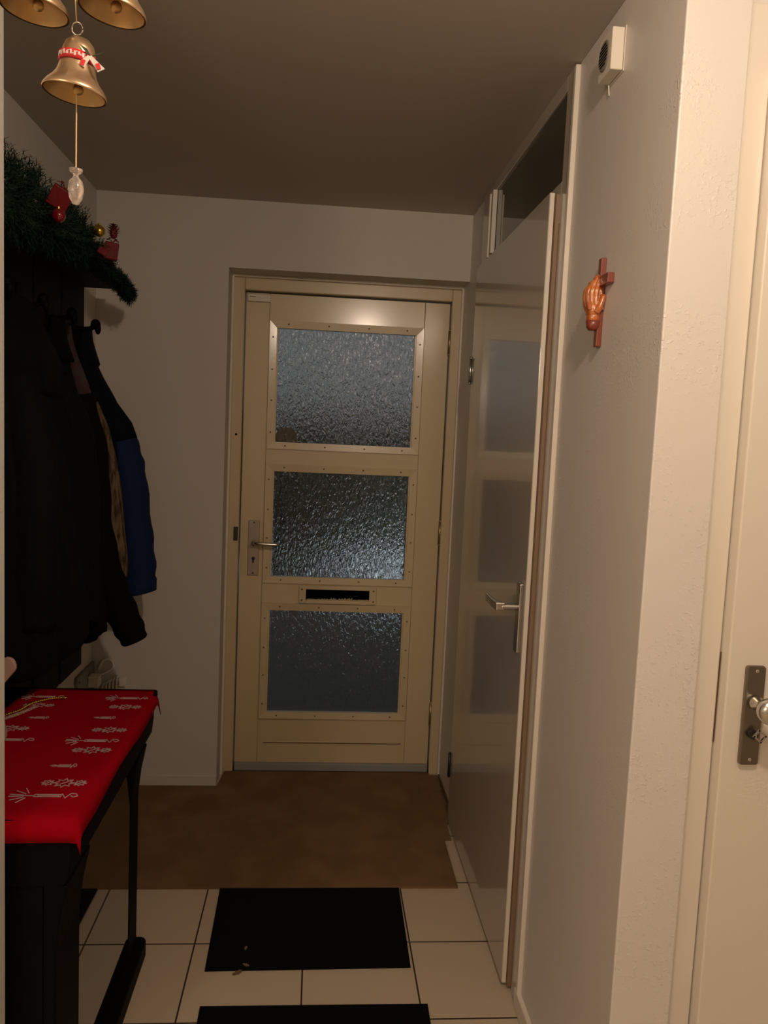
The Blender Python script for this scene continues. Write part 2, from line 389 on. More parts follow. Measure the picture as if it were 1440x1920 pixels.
build('weather_strip', box(B(), -0.334, 0.540, YD - 0.022, YD - 0.0005, 0.006, 0.040), 'grey_strip', d1, bevel=0.003)
build('threshold', box(B(), -0.340, 0.546, 3.49, 3.60, 0, 0.006), 'dark_metal', d1)
build('strike_plate', box(B(), -0.362, -0.343, 3.472, 3.4785, 1.048, 1.108), 'dark_metal', d1, bevel=0.001)
nb = B(); tube(nb, [(-0.362, 3.4765, 1.508), (-0.362, 3.4785, 1.508)], 0.005, 10)
build('bolt_hole', nb, 'gap', d1)
sensor = build('door_sensor', prism(B(), rrect(-0.330, -0.232, 2.074, 2.104, 0.006), 'Y', YD - 0.016, YD), 'plastic', d1, bevel=0.002)
build('marking', box(B(), -0.322, -0.296, YD - 0.0168, YD - 0.0159, 2.091, 2.094), 'nail', sensor)
# brownish label stuck inside the lower corner of the top pane
build('corner_sticker', lathe(B(), [(0.0, -0.0008), (0.048, -0.0008), (0.048, 0.0), (0.0, 0.0)], (-0.150, YD + 0.0205, 1.500), 28, 'Y'), 'leaf_dry', d1)

# ------------------------------------------------------------------ closet door with transom in the right wall
d2 = bpy.data.objects.new('door_2', None); COL.objects.link(d2); d2.location = (XR, 2.55, 0); struct(d2, 'glossy flush closet door in the right wall below a dark transom')
fr = B()
XF = 0.584                                    # frame face
box(fr, XF, 0.70, 1.985, 2.045, 0, ZC); box(fr, XF, 0.70, 2.885, 3.07, 0, ZC)
box(fr, XF, 0.70, 2.045, 2.885, 2.408, ZC); box(fr, XF, 0.70, 2.045, 2.885, 2.085, 2.19)
build('closet_frame', fr, 'leaf', d2, bevel=0.002)
fr = B()
box(fr, 0.5795, XR + 0.0005, 1.968, 1.985, 0, ZC - 0.006)
build('outer_trim', fr, 'white', d2, bevel=0.0025)
fr = B(); box(fr, 0.574, 0.5895, 2.860, 2.8845, 2.19, 2.408)
build('glass_bead_strip', fr, 'white', d2, bevel=0.001)
fr = B(); box(fr, 0.565, 0.571, 2.868, 2.8845, 2.175, 2.395)
build('far_jamb_strip', fr, 'white', d2, bevel=0.001)
lfm = B()
box(lfm, 0.562, 0.5755, 2.070, 3.030, 0.012, 2.168)
leaf = build('door_leaf', lfm, 'leaf', d2, bevel=0.002)
build('leaf_rebate', box(B(), 0.576, 0.5885, 2.054, 2.882, 0.012, 2.160), 'rebate_shade', d2, bevel=0.001)
build('edge_strip', box(B(), 0.563, 0.5745, 2.0665, 2.070, 0.014, 2.166), 'white', leaf, bevel=0.001)
build('floor_gap', box(B(), 0.590, 0.70, 2.05, 3.06, 0.0, 0.004), 'gap', d2)
for zc_ in (1.79, 0.235):
    hg = B(); tube(hg, [(0.558, 3.034, zc_ - 0.045), (0.558, 3.034, zc_ + 0.045)], 0.0055, 12)
    ball(hg, (0.558, 3.034, zc_ + 0.047), 0.0055, 10); ball(hg, (0.558, 3.034, zc_ - 0.047), 0.0055, 10)
    build('hinge', hg, 'nickel' if zc_ > 1 else 'dark_metal', d2, smooth=True)
hp = B(); prism(hp, rrect(2.082, 2.120, 0.955, 1.150, 0.006), 'X', 0.550, 0.562)
hp = build('handle_plate', hp, 'nickel', leaf, bevel=0.003)
hb = B(); tube(hb, [(0.552, 2.101, 1.082), (0.505, 2.101, 1.082)], 0.010, 14)
prism(hb, [(0.490, 2.092), (0.515, 2.092), (0.512, 2.112), (0.500, 2.150), (0.498, 2.225), (0.488, 2.225), (0.486, 2.15)], 'Z', 1.072, 1.094)
build('lever', hb, 'nickel', hp, bevel=0.003)
# transom
w1 = bpy.data.objects.new('window_1', None); COL.objects.link(w1); w1.location = (0.615, 2.46, 2.19); struct(w1, 'dark transom glass above the closet door')
build('transom_pane', box(B(), 0.5905, 0.5945, 2.046, 2.884, 2.191, 2.407), 'clear', w1)

# ------------------------------------------------------------------ door at the right edge
d3 = bpy.data.objects.new('door_3', None); COL.objects.link(d3); d3.location = (1.2, 1.39, 0); struct(d3, 'pale flush door with a knob at the right edge')
fr = B(); box(fr, 0.7095, 0.7555, 1.395, 1.4095, 0, 2.30); box(fr, 0.7555, 1.70, 1.395, 1.4095, 2.19, 2.30); box(fr, 1.64, 1.70, 1.395, 1.4095, 0, 2.19)
build('door_frame', fr, 'white', d3, bevel=0.003)
lf3 = B(); box(lf3, 0.7575, 1.636, 1.368, 1.408, 0.012, 2.186)
leaf3 = build('door_leaf', lf3, 'white', d3, bevel=0.003)
build('strike_slot', box(B(), 0.7557, 0.7566, 1.3935, 1.397, 0.985, 1.158), 'nail', d3)
kp = build('knob_plate', prism(B(), rrect(0.789, 0.826, 0.955, 1.142, 0.006), 'Y', 1.358, 1.368), 'nickel_dim_room', leaf3, bevel=0.003)
kn = B(); lathe(kn, [(0.0, -0.066), (0.016, -0.065), (0.0235, -0.056), (0.0235, -0.048), (0.020, -0.040), (0.011, -0.032), (0.0085, -0.018), (0.013, -0.010), (0.014, -0.001), (0.0, -0.001)], (0.8085, 1.359, 1.075), 28, 'Y')
build('knob', kn, 'nickel', kp, smooth=True)
kk = B(); tube(kk, [(0.8085, 1.3575, 1.015), (0.8085, 1.352, 1.015)], 0.009, 14)
kcyl = build('lock_cylinder', kk, 'dark_metal', kp)
ky = B(); R_ = Matrix.Rotation(math.radians(38), 3, 'Y')
for a in ((0, 0.007, 0.010, 0.0016), (0, -0.007, 0.010, 0.0016)): obox(ky, Vector((0.815, 1.343, 1.016)) + R_ @ Vector((a[0], 0, a[1])), (a[2], 0.0015, a[3]), R_)
for a in ((0.0085, 0), (-0.0085, 0)): obox(ky, Vector((0.815, 1.343, 1.016)) + R_ @ Vector((a[0], 0, 0)), (0.0016, 0.0015, 0.0085), R_)
box(ky, 0.8075, 0.8095, 1.343, 1.3525, 1.011, 1.019)
build('key', ky, 'nickel', kcyl)
nb = B()
for zz in (1.133, 0.966): ball(nb, (0.8085, 1.3575, zz), 0.0035, 8, 1, 0.4, 1)
build('screw', nb, 'nickel', kp)

# ------------------------------------------------------------------ outside, seen through the obscured glass
struct(build('floor_porch', box(B(), -8, 8, 3.70, 14, -0.12, -0.04), 'paving'))
struct(build('wall_garden', box(B(), -8, 8, 9.9, 10.6, -0.04, 1.75), 'hedge'))

# ------------------------------------------------------------------ floor coverings
bm = B(); prism(bm, [(XL + 0.002, 2.557), (0.523, 2.557), (0.526, 2.877), (0.553, 2.877), (0.555, 2.99), (0.580, 3.05), (0.583, 3.454), (0.545, 3.454), (0.545, 3.480), (-0.375, 3.480), (-0.39, 3.326), (XL + 0.002, 3.326)], 'Z', 0.0, 0.007)
tag(build('entrance_carpet', bm, 'coir', at=(0, 3.0, 0)).__class__ and bpy.data.objects['entrance_carpet'], 'brown coir carpet filling the floor in front of the cream front door', 'carpet')
bm = B(); prism(bm, [(-0.272, 2.146), (0.315, 2.152), (0.320, 2.554), (-0.280, 2.554)], 'Z', 0.0, 0.006)
tag(build('floor_mat', bm, 'mat_black', at=(0.02, 2.35, 0), bevel=0.001), 'black rubber floor mat touching the edge of the brown carpet', 'mat')
bm = B(); prism(bm, [(-0.255, 1.45), (0.335, 1.45), (0.344, 2.000), (-0.264, 2.003)], 'Z', 0.0, 0.006)
tag(build('floor_mat', bm, 'mat_black', at=(0.04, 1.7, 0), bevel=0.001), 'black floor mat cut by the bottom edge, nearest the camera', 'mat')
def dry_leaf(loc, s, rot, label):
    bm = B(); R_ = Matrix.Rotation(rot, 3, 'Z')
    top = []; pts = spline([(-1, 0), (-0.6, 0.35), (-0.25, 0.3), (-0.1, 0.6), (0.25, 0.4), (0.6, 0.45), (1, 0.05)], 3)
    outl = pts + [(x, -y * 0.8) for x, y in reversed(pts[1:-1])]
    lo = [bm.verts.new(Vector(loc) + R_ @ Vector((x * s, y * s, 0.0012 + 0.004 * abs(y) + 0.002 * x * x))) for x, y in outl]
    hi = [bm.verts.new(v.co + Vector((0, 0, 0.0012))) for v in lo]
    bm.faces.new(lo); bm.faces.new(hi)
    for i in range(len(lo)): bm.faces.new((lo[i], lo[(i + 1) % len(lo)], hi[(i + 1) % len(lo)], hi[i]))
    o = build('dry_leaf', bm, 'leaf_dry', at=loc); tag(o, label, 'leaf', 'dry leaf bits by the black mat'); return o
dry_leaf((-0.180, 2.136, 0.0), 0.016, 0.6, 'brown dry leaf bit on the tile just in front of the black mat')
dry_leaf((-0.158, 2.160, 0.006), 0.011, -0.5, 'small dry leaf bit on the front edge of the black mat')
dry_leaf((-0.165, 2.235, 0.006), 0.009, 1.4, 'tiny leaf crumb lying farther in on the black mat')

# ------------------------------------------------------------------ black lacquer cabinet on the left
cab = thing('side_cabinet', 'glossy black lacquered cabinet along the left wall under a red runner', 'cabinet', (-0.66, 1.86, 0))
X0, XP = -0.881, -0.477
bm = B(); prism(bm, rrect(X0, -0.437, 1.488, 2.268, 0.012), 'Z', 0.752, 0.778)
build('top', bm, 'black', cab, bevel=0.004)
bm = B(); prism(bm, [(X0, 0.752), (-0.449, 0.752), (-0.447, 0.70), (-0.452, 0.655), (-0.462, 0.640), (X0, 0.640)], 'Y', 1.495, 2.262)
build('front_rail', bm, 'black', cab, bevel=0.003)
bm = B(); box(bm, X0, XP - 0.024, 1.50, 2.255, 0.055, 0.640)
build('carcass', bm, 'black', cab)
bm = B(); box(bm, XP - 0.0235, XP - 0.002, 1.662, 2.12, 0.055, 0.6395)
build('front_panel', bm, 'black_mirror', cab)
for ya, yb in ((1.50, 1.66), (2.122, 2.215)):
    bm = B(); prism(bm, [(XP - 0.0235, 0.055), (XP, 0.055), (XP, 0.50), (XP + 0.008, 0.57), (XP + 0.022, 0.6395), (XP - 0.0235, 0.6395)], 'Y', ya, yb)
    build('corner_post', bm, 'black', cab, bevel=0.003)
bm = B(); prism(bm, rrect(-0.56, -0.450, 1.46, 2.232, 0.020), 'Z', 0.001, 0.052)
build('plinth', bm, 'black', cab, bevel=0.005)

# red runner
run = thing('table_runner', 'red felt runner with white stitched candles and stars on the black cabinet', 'runner', (-0.61, 1.86, 0.778))
bm = B()
NX, NY = 26, 44
def cloth(u, v):
    """u across (0 wall .. 1 front), v along (0 near .. 1 far)"""
    L = 0.80; s = v * L - 0.045
    x = -0.790 + u * 0.372; zt = 0.7805 + 0.0008 * math.sin(9 * u + 7 * v)
    y = 1.488 + s; z = zt
    if s < 0: y = 1.486 - 0.0015 + 0.01 * s; z = zt + s
    far = 1.488 + 0.735
    if y > 2.222: pass
    fx = x + 0.4335
    if fx > 0: z = z - fx * 1.6 * (1 + 0.25 * math.sin(11 * v)) ; x = -0.4335 + fx * 0.5
    if u > 0.93 and v > 0.94: z -= 0.05 * (u - 0.93) / 0.07 * (v - 0.94) / 0.06; 
    return (x, y, z)
g = [[bm.verts.new(cloth(i / NX, j / NY)) for i in range(NX + 1)] for j in range(NY + 1)]
for j in range(NY):
    for i in range(NX): bm.faces.new((g[j][i], g[j][i + 1], g[j + 1][i + 1], g[j + 1][i]))
fab = build('fabric', bm, 'felt_red', run, smooth=True)
sd = fab.modifiers.new('solid', 'SOLIDIFY'); sd.thickness = 0.0016; sd.offset = 1
def stroke(bm, pts, wd=0.0017, zt=0.7832):
    for (xa, ya), (xb, yb) in zip(pts, pts[1:]):
        d = Vector((xb - xa, yb - ya, 0)); l = d.length
        if l < 1e-6: continue
        a = math.atan2(d.y, d.x); obox(bm, ((xa + xb) / 2, (ya + yb) / 2, zt), (l / 2 + wd * 0.4, wd / 2, 0.0006), Matrix.Rotation(a, 3, 'Z'))
def star(bm, cx, cy, r):
    for k, (dx, sc_) in enumerate(((-1.55, 0.62), (0, 1.0), (1.55, 0.62))):
        rr = r * sc_; c = (cx + dx * r, cy)
        for i in range(8):
            a = i * math.pi / 4
            tip = (c[0] + rr * math.cos(a), c[1] + rr * math.sin(a)); m1 = (c[0] + 0.55 * rr * math.cos(a + 0.39), c[1] + 0.55 * rr * math.sin(a + 0.39)); m0 = (c[0] + 0.55 * rr * math.cos(a - 0.39), c[1] + 0.55 * rr * math.sin(a - 0.39))
            stroke(bm, [m0, tip, m1])
        stroke(bm, [(c[0] - rr * .3, c[1] - rr * .3), (c[0] + rr * .3, c[1] + rr * .3)])
def candle(bm, cx, cy, L, rays=True, fl=1):
    h = 0.010
    stroke(bm, [(cx - L * .15, cy + h * .5), (cx + L * .25, cy + h * .5), (cx + L * .25, cy - h * .5), (cx - L * .15, cy - h * .5), (cx - L * .15, cy + h * .5)])
    stroke(bm, [(cx - L * .1, cy), (cx + L * .22, cy)])
    stroke(bm, [(cx - L * .15, cy), (cx - L * .3, cy)])
    stroke(bm, [(cx + L * .25, cy + h * .8), (cx + L * .33, cy - h), (cx + L * .38, cy + h), (cx + L * .46, cy + h * .9), (cx + L * .5, cy), (cx + L * .44, cy - h * .5), (cx + L * .40, cy)])
    if rays:
        for a in (2.0, 2.5, 3.0, 3.28, 3.78, 4.28):
            stroke(bm, [(cx - L * .22 + .012 * math.cos(a), cy + .012 * math.sin(a)), (cx - L * .22 + L * .30 * math.cos(a), cy + L * .26 * math.sin(a))], 0.0018)
    else:
        stroke(bm, [(cx - L * .45, cy), (cx - L * .3, cy + h * .4), (cx - L * .15, cy), (cx - L * .3, cy - h * .4), (cx - L * .45, cy)])
for kind, args in (('candle', (-0.502, 2.172, 0.11)), ('star', (-0.491, 2.102, 0.019)), ('candle', (-0.524, 2.020, 0.055, False)), ('star', (-0.490, 1.937, 0.019)), ('candle', (-0.510, 1.868, 0.12)), ('star', (-0.497, 1.812, 0.020)), ('candle', (-0.534, 1.724, 0.058, False)), ('star', (-0.505, 1.639, 0.021)), ('candle', (-0.525, 1.580, 0.13)), ('candle', (-0.725, 2.172, 0.11)), ('star', (-0.715, 2.105, 0.018)), ('candle', (-0.685, 2.014, 0.050, False)), ('star', (-0.725, 1.939, 0.020)), ('candle', (-0.700, 1.868, 0.11)), ('star', (-0.74, 1.812, 0.020))):
    em = B(); (candle if kind == 'candle' else star)(em, *args); build(kind + '_embroidery', em, 'thread', fab)


# figurine and string of beads on the runner
FX = -0.752
fig = thing('ceramic_figurine', 'blush ceramic figurine with spread wings half hidden behind the left wall edge', 'figurine', (FX, 1.86, 0.784))
bm = B(); lathe(bm, [(0.0, 0.0), (0.045, 0.0), (0.047, 0.008), (0.040, 0.05), (0.030, 0.10), (0.022, 0.14), (0.014, 0.165), (0.0, 0.17)], (FX, 1.86, 0.7845), 24)
build('body', bm, 'ceramic', fig, smooth=True)
bm = B(); ball(bm, (FX, 1.86, 0.970), 0.020, 18)
build('head', bm, 'ceramic', fig, smooth=True)
for s in (-1, 1):
    bm = B(); prism(bm, spline([(FX + s * .010, 0.905), (FX + s * .02, 0.945), (FX + s * .035, 0.975), (FX + s * .055, 0.972), (FX + s * .062, 0.950), (FX + s * .048, 0.930), (FX + s * .028, 0.905)], 3), 'Y', 1.876, 1.888)
    build('wing', bm, 'ceramic', fig, bevel=0.003)
bd = thing('bead_string', 'gold and clear bead string curled on the red runner beside the figurine', 'beads', (-0.73, 2.03, 0.783))
bm = B(); pth = spline([(-0.785, 1.98), (-0.765, 2.02), (-0.745, 2.055), (-0.735, 2.10), (-0.715, 2.13), (-0.69, 2.15), (-0.66, 2.155)], 6)
for i, (x, y) in enumerate(pth): ball(bm, (x, y, 0.7870), 0.0042 if i % 2 else 0.0034, 8)
build('bead_row', bm, 'gold_ball', bd, smooth=True)
bm = B(); pth = spline([(-0.79, 1.95), (-0.76, 1.99), (-0.735, 2.035), (-0.715, 2.08)], 6)
for i, (x, y) in enumerate(pth): ball(bm, (x, y, 0.7875), 0.0046, 8)
build('clear_bead_row', bm, 'glass_bead', bd, smooth=True)

# ------------------------------------------------------------------ coat rack
rack = thing('coat_rack', 'dark plank coat rack with hat shelf and hooks on the left wall', 'coat rack', (XL + 0.001, 2.5, 0.6))
ye = [1.50, 1.735, 2.005, 2.275, 2.545, 2.810, 3.075]
for a, b in zip(ye, ye[1:]):
    bm = B(); box(bm, -0.903, -0.883, a + 0.007, b - 0.007, 0.607, 2.030)
    build('plank', bm, 'plank', rack, bevel=0.002)
for za, zb in ((0.70, 0.76), (1.90, 1.98)):
    build('batten', box(B(), XL + 0.001, -0.9035, 1.50, 3.075, za, zb), 'plank', rack)
bm = B(); box(bm, XL + 0.001, -0.785, 1.50, 3.12, 2.0305, 2.050)
shelf = build('hat_shelf', bm, 'plank', rack, bevel=0.002)
for y in (1.62, 1.87, 2.14, 2.41, 2.675, 2.945):
    bm = B(); prism(bm, rrect(y - 0.022, y + 0.022, 1.84, 1.92, 0.018), 'X', -0.8825, -0.874)
    hk = build('hook', bm, 'black', rack, bevel=0.002)
    bm = B(); tube(bm, spline([(-0.876, y, 1.862), (-0.85, y, 1.858), (-0.825, y, 1.862), (-0.812, y, 1.872)], 4), 0.0085, 12)
    ball(bm, (-0.808, y, 1.876), 0.019, 16, 0.9, 1, 1); ball(bm, (-0.800, y, 1.862), 0.013, 14, 0.8, 1, 1.6)
    build('peg', bm, 'black', hk, smooth=True)

# ------------------------------------------------------------------ coats
def loft(keys, folds=7, ph=0.0, n=56, k=7, amp=1.0):
    """keys: (z, x_back, x_front, y0, y1, fold) from top to bottom"""
    bm = B(); rs = []
    for z, xb, xf, ya, yb, fo in spline(keys, k):
        cx, cy, ax, ay = (xb + xf) / 2, (ya + yb) / 2, (xf - xb) / 2, (yb - ya) / 2
        ring = []
        for i in range(n):
            t = 2 * math.pi * i / n
            c, s = math.cos(t), math.sin(t)
            fx = math.copysign(abs(c) ** 0.75, c); fy = math.copysign(abs(s) ** 0.75, s)
            q = fo * amp * (math.sin(folds * t + ph + 2.2 * math.sin(z * 4 + ph)) + 0.5 * math.sin(2.3 * folds * t + z * 9 + ph)) * max(0.0, 0.35 + 0.65 * fx)
            ring.append((cx + fx * (ax) + q * c * 0.6, cy + fy * ay + q * s * 0.8, z + 0.004 * math.sin(3 * t + ph)))
        rs.append(ring)
    return rings(bm, rs)
def sleeve(keys, ph=0, n=22):
    bm = B(); pts = spline(keys, 6)
    P = [(a, b, c) for a, b, c, r in pts]; R = [r * (1 + 0.05 * math.sin(i * 1.3 + ph)) for i, (a, b, c, r) in enumerate(pts)]
    return tube(bm, P, R, n)
def garment(name, label, cat, loc, m, body, folds=7, ph=0, sleeves=(), collar=None, cm=None, smat=None):
    t = thing(name, label, cat, loc)
    build('body', loft(body, folds, ph), m, t, smooth=True)
    for s in sleeves: build('sleeve', sleeve(s, ph), smat or m, t, smooth=True)
    if collar: build('collar', loft(collar, 4, ph, n=36, k=4), cm or m, t, smooth=True)
    return t
# blue jacket, farthest
garment('jacket', 'blue jacket with navy shoulders, farthest on the coat rack', 'jacket', (-0.80, 3.0, 1.85), 'fabric_navy',
    [(1.845, -0.872, -0.850, 2.955, 3.03, 0.0), (1.80, -0.875, -0.845, 2.94, 3.05, 0.002), (1.70, -0.878, -0.800, 2.92, 3.06, 0.004), (1.60, -0.878, -0.745, 2.91, 3.07, 0.005), (1.50, -0.878, -0.720, 2.91, 3.07, 0.006), (1.35, -0.878, -0.71, 2.91, 3.07, 0.006), (1.10, -0.878, -0.70, 2.91, 3.07, 0.006), (0.96, -0.878, -0.70, 2.91, 3.07, 0.006)],
    5, 0.4, sleeves=[], collar=[(1.865, -0.868, -0.84, 2.955, 3.04, 0.0), (1.82, -0.872, -0.835, 2.945, 3.05, 0.003), (1.74, -0.876, -0.81, 2.93, 3.06, 0.003)])
jk = bpy.data.objects['jacket']
build('sleeve', sleeve([(-0.752, 3.0, 1.53, 0.050), (-0.742, 3.0, 1.51, 0.053), (-0.716, 3.0, 1.42, 0.061), (-0.698, 3.0, 1.33, 0.063), (-0.674, 3.0, 1.13, 0.064), (-0.658, 3.0, 1.0, 0.062), (-0.658, 3.0, 0.925, 0.060)], 1), 'fabric_blue', jk, smooth=True)
bm = B(); tube(bm, [(-0.658, 3.0, 0.965), (-0.658, 3.0, 0.958), (-0.658, 3.0, 0.915), (-0.656, 3.0, 0.905)], [0.0625, 0.0655, 0.0655, 0.061], 24)
build('cuff', bm, 'fabric_blue', jk, smooth=True)
bm = B(); tube(bm, [(-0.815, 2.995, 1.66), (-0.790, 2.998, 1.59), (-0.742, 3.0, 1.51), (-0.728, 3.0, 1.465)], [0.035, 0.048, 0.0575, 0.0595], 24)
build('shoulder_panel', bm, 'fabric_navy', jk, smooth=True)
# knitted scarf
sf = thing('knitted_scarf', 'brown cable knit scarf hanging between the blue jacket and black jackets', 'scarf', (-0.75, 2.86, 1.6))
bm = loft([(1.60, -0.86, -0.775, 2.84, 2.88, 0.001), (1.50, -0.84, -0.735, 2.835, 2.885, 0.002), (1.33, -0.83, -0.698, 2.83, 2.89, 0.003), (1.15, -0.80, -0.680, 2.83, 2.89, 0.003), (1.04, -0.75, -0.668, 2.83, 2.89, 0.003), (0.985, -0.71, -0.670, 2.84, 2.88, 0.002)], 9, 1.0)
build('fabric', bm, 'knit', sf, smooth=True)
sf = thing('patterned_scarf', 'grey and pink patterned scarf tucked near the top of the coats', 'scarf', (-0.83, 2.84, 1.84))
bm = loft([(1.850, -0.872, -0.856, 2.80, 2.835, 0.001), (1.79, -0.872, -0.848, 2.79, 2.845, 0.003), (1.70, -0.872, -0.812, 2.785, 2.845, 0.004), (1.62, -0.868, -0.786, 2.79, 2.84, 0.004), (1.56, -0.86, -0.79, 2.80, 2.83, 0.002)], 6, 0.3)
build('fabric', bm, 'floral', sf, smooth=True)
# black jacket with the long sleeve
garment('jacket', 'black jacket whose long sleeve swings out beside the blue jacket', 'jacket', (-0.80, 2.68, 1.85), 'fabric_black',
    [(1.84, -0.872, -0.850, 2.65, 2.72, 0.0), (1.79, -0.876, -0.850, 2.62, 2.74, 0.003), (1.62, -0.878, -0.800, 2.58, 2.765, 0.006), (1.41, -0.878, -0.738, 2.57, 2.775, 0.008), (1.15, -0.878, -0.730, 2.56, 2.775, 0.010), (0.95, -0.878, -0.720, 2.56, 2.775, 0.010), (0.835, -0.872, -0.700, 2.57, 2.775, 0.008), (0.822, -0.86, -0.72, 2.59, 2.76, 0.004)],
    6, 1.2, sleeves=[[(-0.80, 2.73, 1.62, 0.045), (-0.768, 2.74, 1.42, 0.060), (-0.752, 2.745, 1.20, 0.058), (-0.715, 2.75, 1.02, 0.058), (-0.665, 2.75, 0.90, 0.055), (-0.628, 2.75, 0.822, 0.050), (-0.612, 2.75, 0.786, 0.042)],
        [(-0.78, 2.60, 1.50, 0.045), (-0.735, 2.60, 1.25, 0.052), (-0.722, 2.58, 1.0, 0.050), (-0.705, 2.57, 0.86, 0.046)]],
    collar=[(1.86, -0.870, -0.84, 2.645, 2.73, 0.0), (1.80, -0.875, -0.835, 2.63, 2.75, 0.003), (1.73, -0.878, -0.81, 2.61, 2.755, 0.003)])
# big dark coat nearest the camera
garment('coat', 'large black coat hanging nearest the camera on the coat rack', 'coat', (-0.80, 2.28, 1.85), 'fabric_coat',
    [(1.83, -0.872, -0.835, 2.10, 2.47, 0.002), (1.74, -0.876, -0.800, 2.06, 2.50, 0.006), (1.62, -0.878, -0.755, 2.03, 2.52, 0.010), (1.42, -0.878, -0.705, 2.02, 2.535, 0.014), (1.22, -0.878, -0.685, 2.02, 2.54, 0.016), (1.05, -0.878, -0.668, 2.02, 2.54, 0.016), (0.93, -0.876, -0.665, 2.03, 2.54, 0.014), (0.865, -0.868, -0.69, 2.05, 2.52, 0.010), (0.85, -0.84, -0.73, 2.10, 2.48, 0.004)],
    7, 2.1, sleeves=[[(-0.79, 2.45, 1.66, 0.05), (-0.745, 2.49, 1.45, 0.065), (-0.73, 2.50, 1.2, 0.062), (-0.72, 2.49, 1.0, 0.058), (-0.715, 2.48, 0.92, 0.052)], [(-0.78, 2.12, 1.64, 0.05), (-0.73, 2.09, 1.42, 0.065), (-0.72, 2.08, 1.2, 0.06), (-0.72, 2.09, 1.0, 0.055)]],
    collar=[(1.86, -0.868, -0.82, 2.15, 2.42, 0.0), (1.79, -0.872, -0.79, 2.12, 2.45, 0.006), (1.69, -0.876, -0.745, 2.10, 2.47, 0.010), (1.60, -0.87, -0.74, 2.14, 2.44, 0.006)])

# ------------------------------------------------------------------ garland with ornaments
gl = thing('christmas_garland', 'dark green fir garland draped along the hat shelf edge', 'garland', (-0.76, 2.4, 2.052))
core = spline([(-0.750, 1.70, 2.03, 0.125), (-0.745, 1.95, 2.035, 0.125), (-0.738, 2.15, 2.045, 0.112), (-0.732, 2.38, 2.050, 0.095), (-0.730, 2.60, 2.048, 0.070), (-0.728, 2.80, 2.035, 0.052), (-0.722, 2.95, 2.020, 0.046), (-0.716, 3.04, 1.998, 0.040)], 8)
bm = B(); tube(bm, [(a, b, c) for a, b, c, r in core], [r * 0.22 for a, b, c, r in core], 8)
build('stem', bm, 'needle', gl)
bm = B()
def twig(bm, p, d, L, n, nl):
    d = d.normalized(); q = d.orthogonal().normalized(); s = d.cross(q)
    e = p + d * L
    # thin twig
    a = 0.0009
    v = [bm.verts.new(p + q * a), bm.verts.new(p - q * a), bm.verts.new(e)]; bm.faces.new(v)
    for i in range(n):
        t = (i + 0.5) / n; b0 = p + d * (L * t); an = i * 2.4
        r = (q * math.cos(an) + s * math.sin(an)) * 0.8 + d * 0.75; r.normalize()
        w_ = d.cross(r).normalized() * 0.0016
        tip = b0 + r * nl * (1.0 - 0.25 * t)
        bm.faces.new([bm.verts.new(b0 + w_), bm.verts.new(b0 - w_), bm.verts.new(tip)])
for i in range(1900):
    k = random.random() ** 0.95 * (len(core) - 1); j = min(int(k), len(core) - 2); f_ = k - j
    x, y, z, r = [a + (b - a) * f_ for a, b in zip(core[j], core[j + 1])]
    th = random.random() * 2 * math.pi
    d = Vector((math.cos(th), random.uniform(-0.5, 0.7), math.sin(th))).normalized()
    L = min(r * random.uniform(0.35, 0.80), 0.055); o_ = max(0.0, r - 0.055) * random.random()
    p_ = Vector((x, y, z)) + d * o_
    if p_.x + d.x * L < -0.905 or (p_.x < -0.77 and p_.z + d.z * L < 2.055): continue
    twig(bm, p_, d, L, 14, 0.021)
for (x, y, z, h) in ((-0.735, 1.92, 2.07, 0.085), (-0.735, 1.97, 2.06, 0.08), (-0.735, 2.01, 2.07, 0.06), (-0.73, 2.07, 2.07, 0.085), (-0.73, 2.11, 2.08, 0.070), (-0.73, 2.20, 2.06, 0.07), (-0.72, 2.27, 2.06, 0.075), (-0.72, 2.38, 2.07, 0.08), (-0.71, 2.44, 2.06, 0.07)):
    for q in range(12): twig(bm, Vector((x + random.uniform(-.01, .01), y, z)), Vector((random.uniform(-.25, .35), random.uniform(-.35, .35), 1)), h * random.uniform(0.75, 1.1), 20, 0.018)
for q in range(46): # drooping end tuft
    twig(bm, Vector((-0.722, 3.0 + random.uniform(-.05, .03), 2.0)), Vector((random.uniform(-.2, 0.9), random.uniform(-.4, .7), random.uniform(-1, 0.7))), random.uniform(0.03, 0.055), 13, 0.018)
build('needles', bm, 'needle', gl)

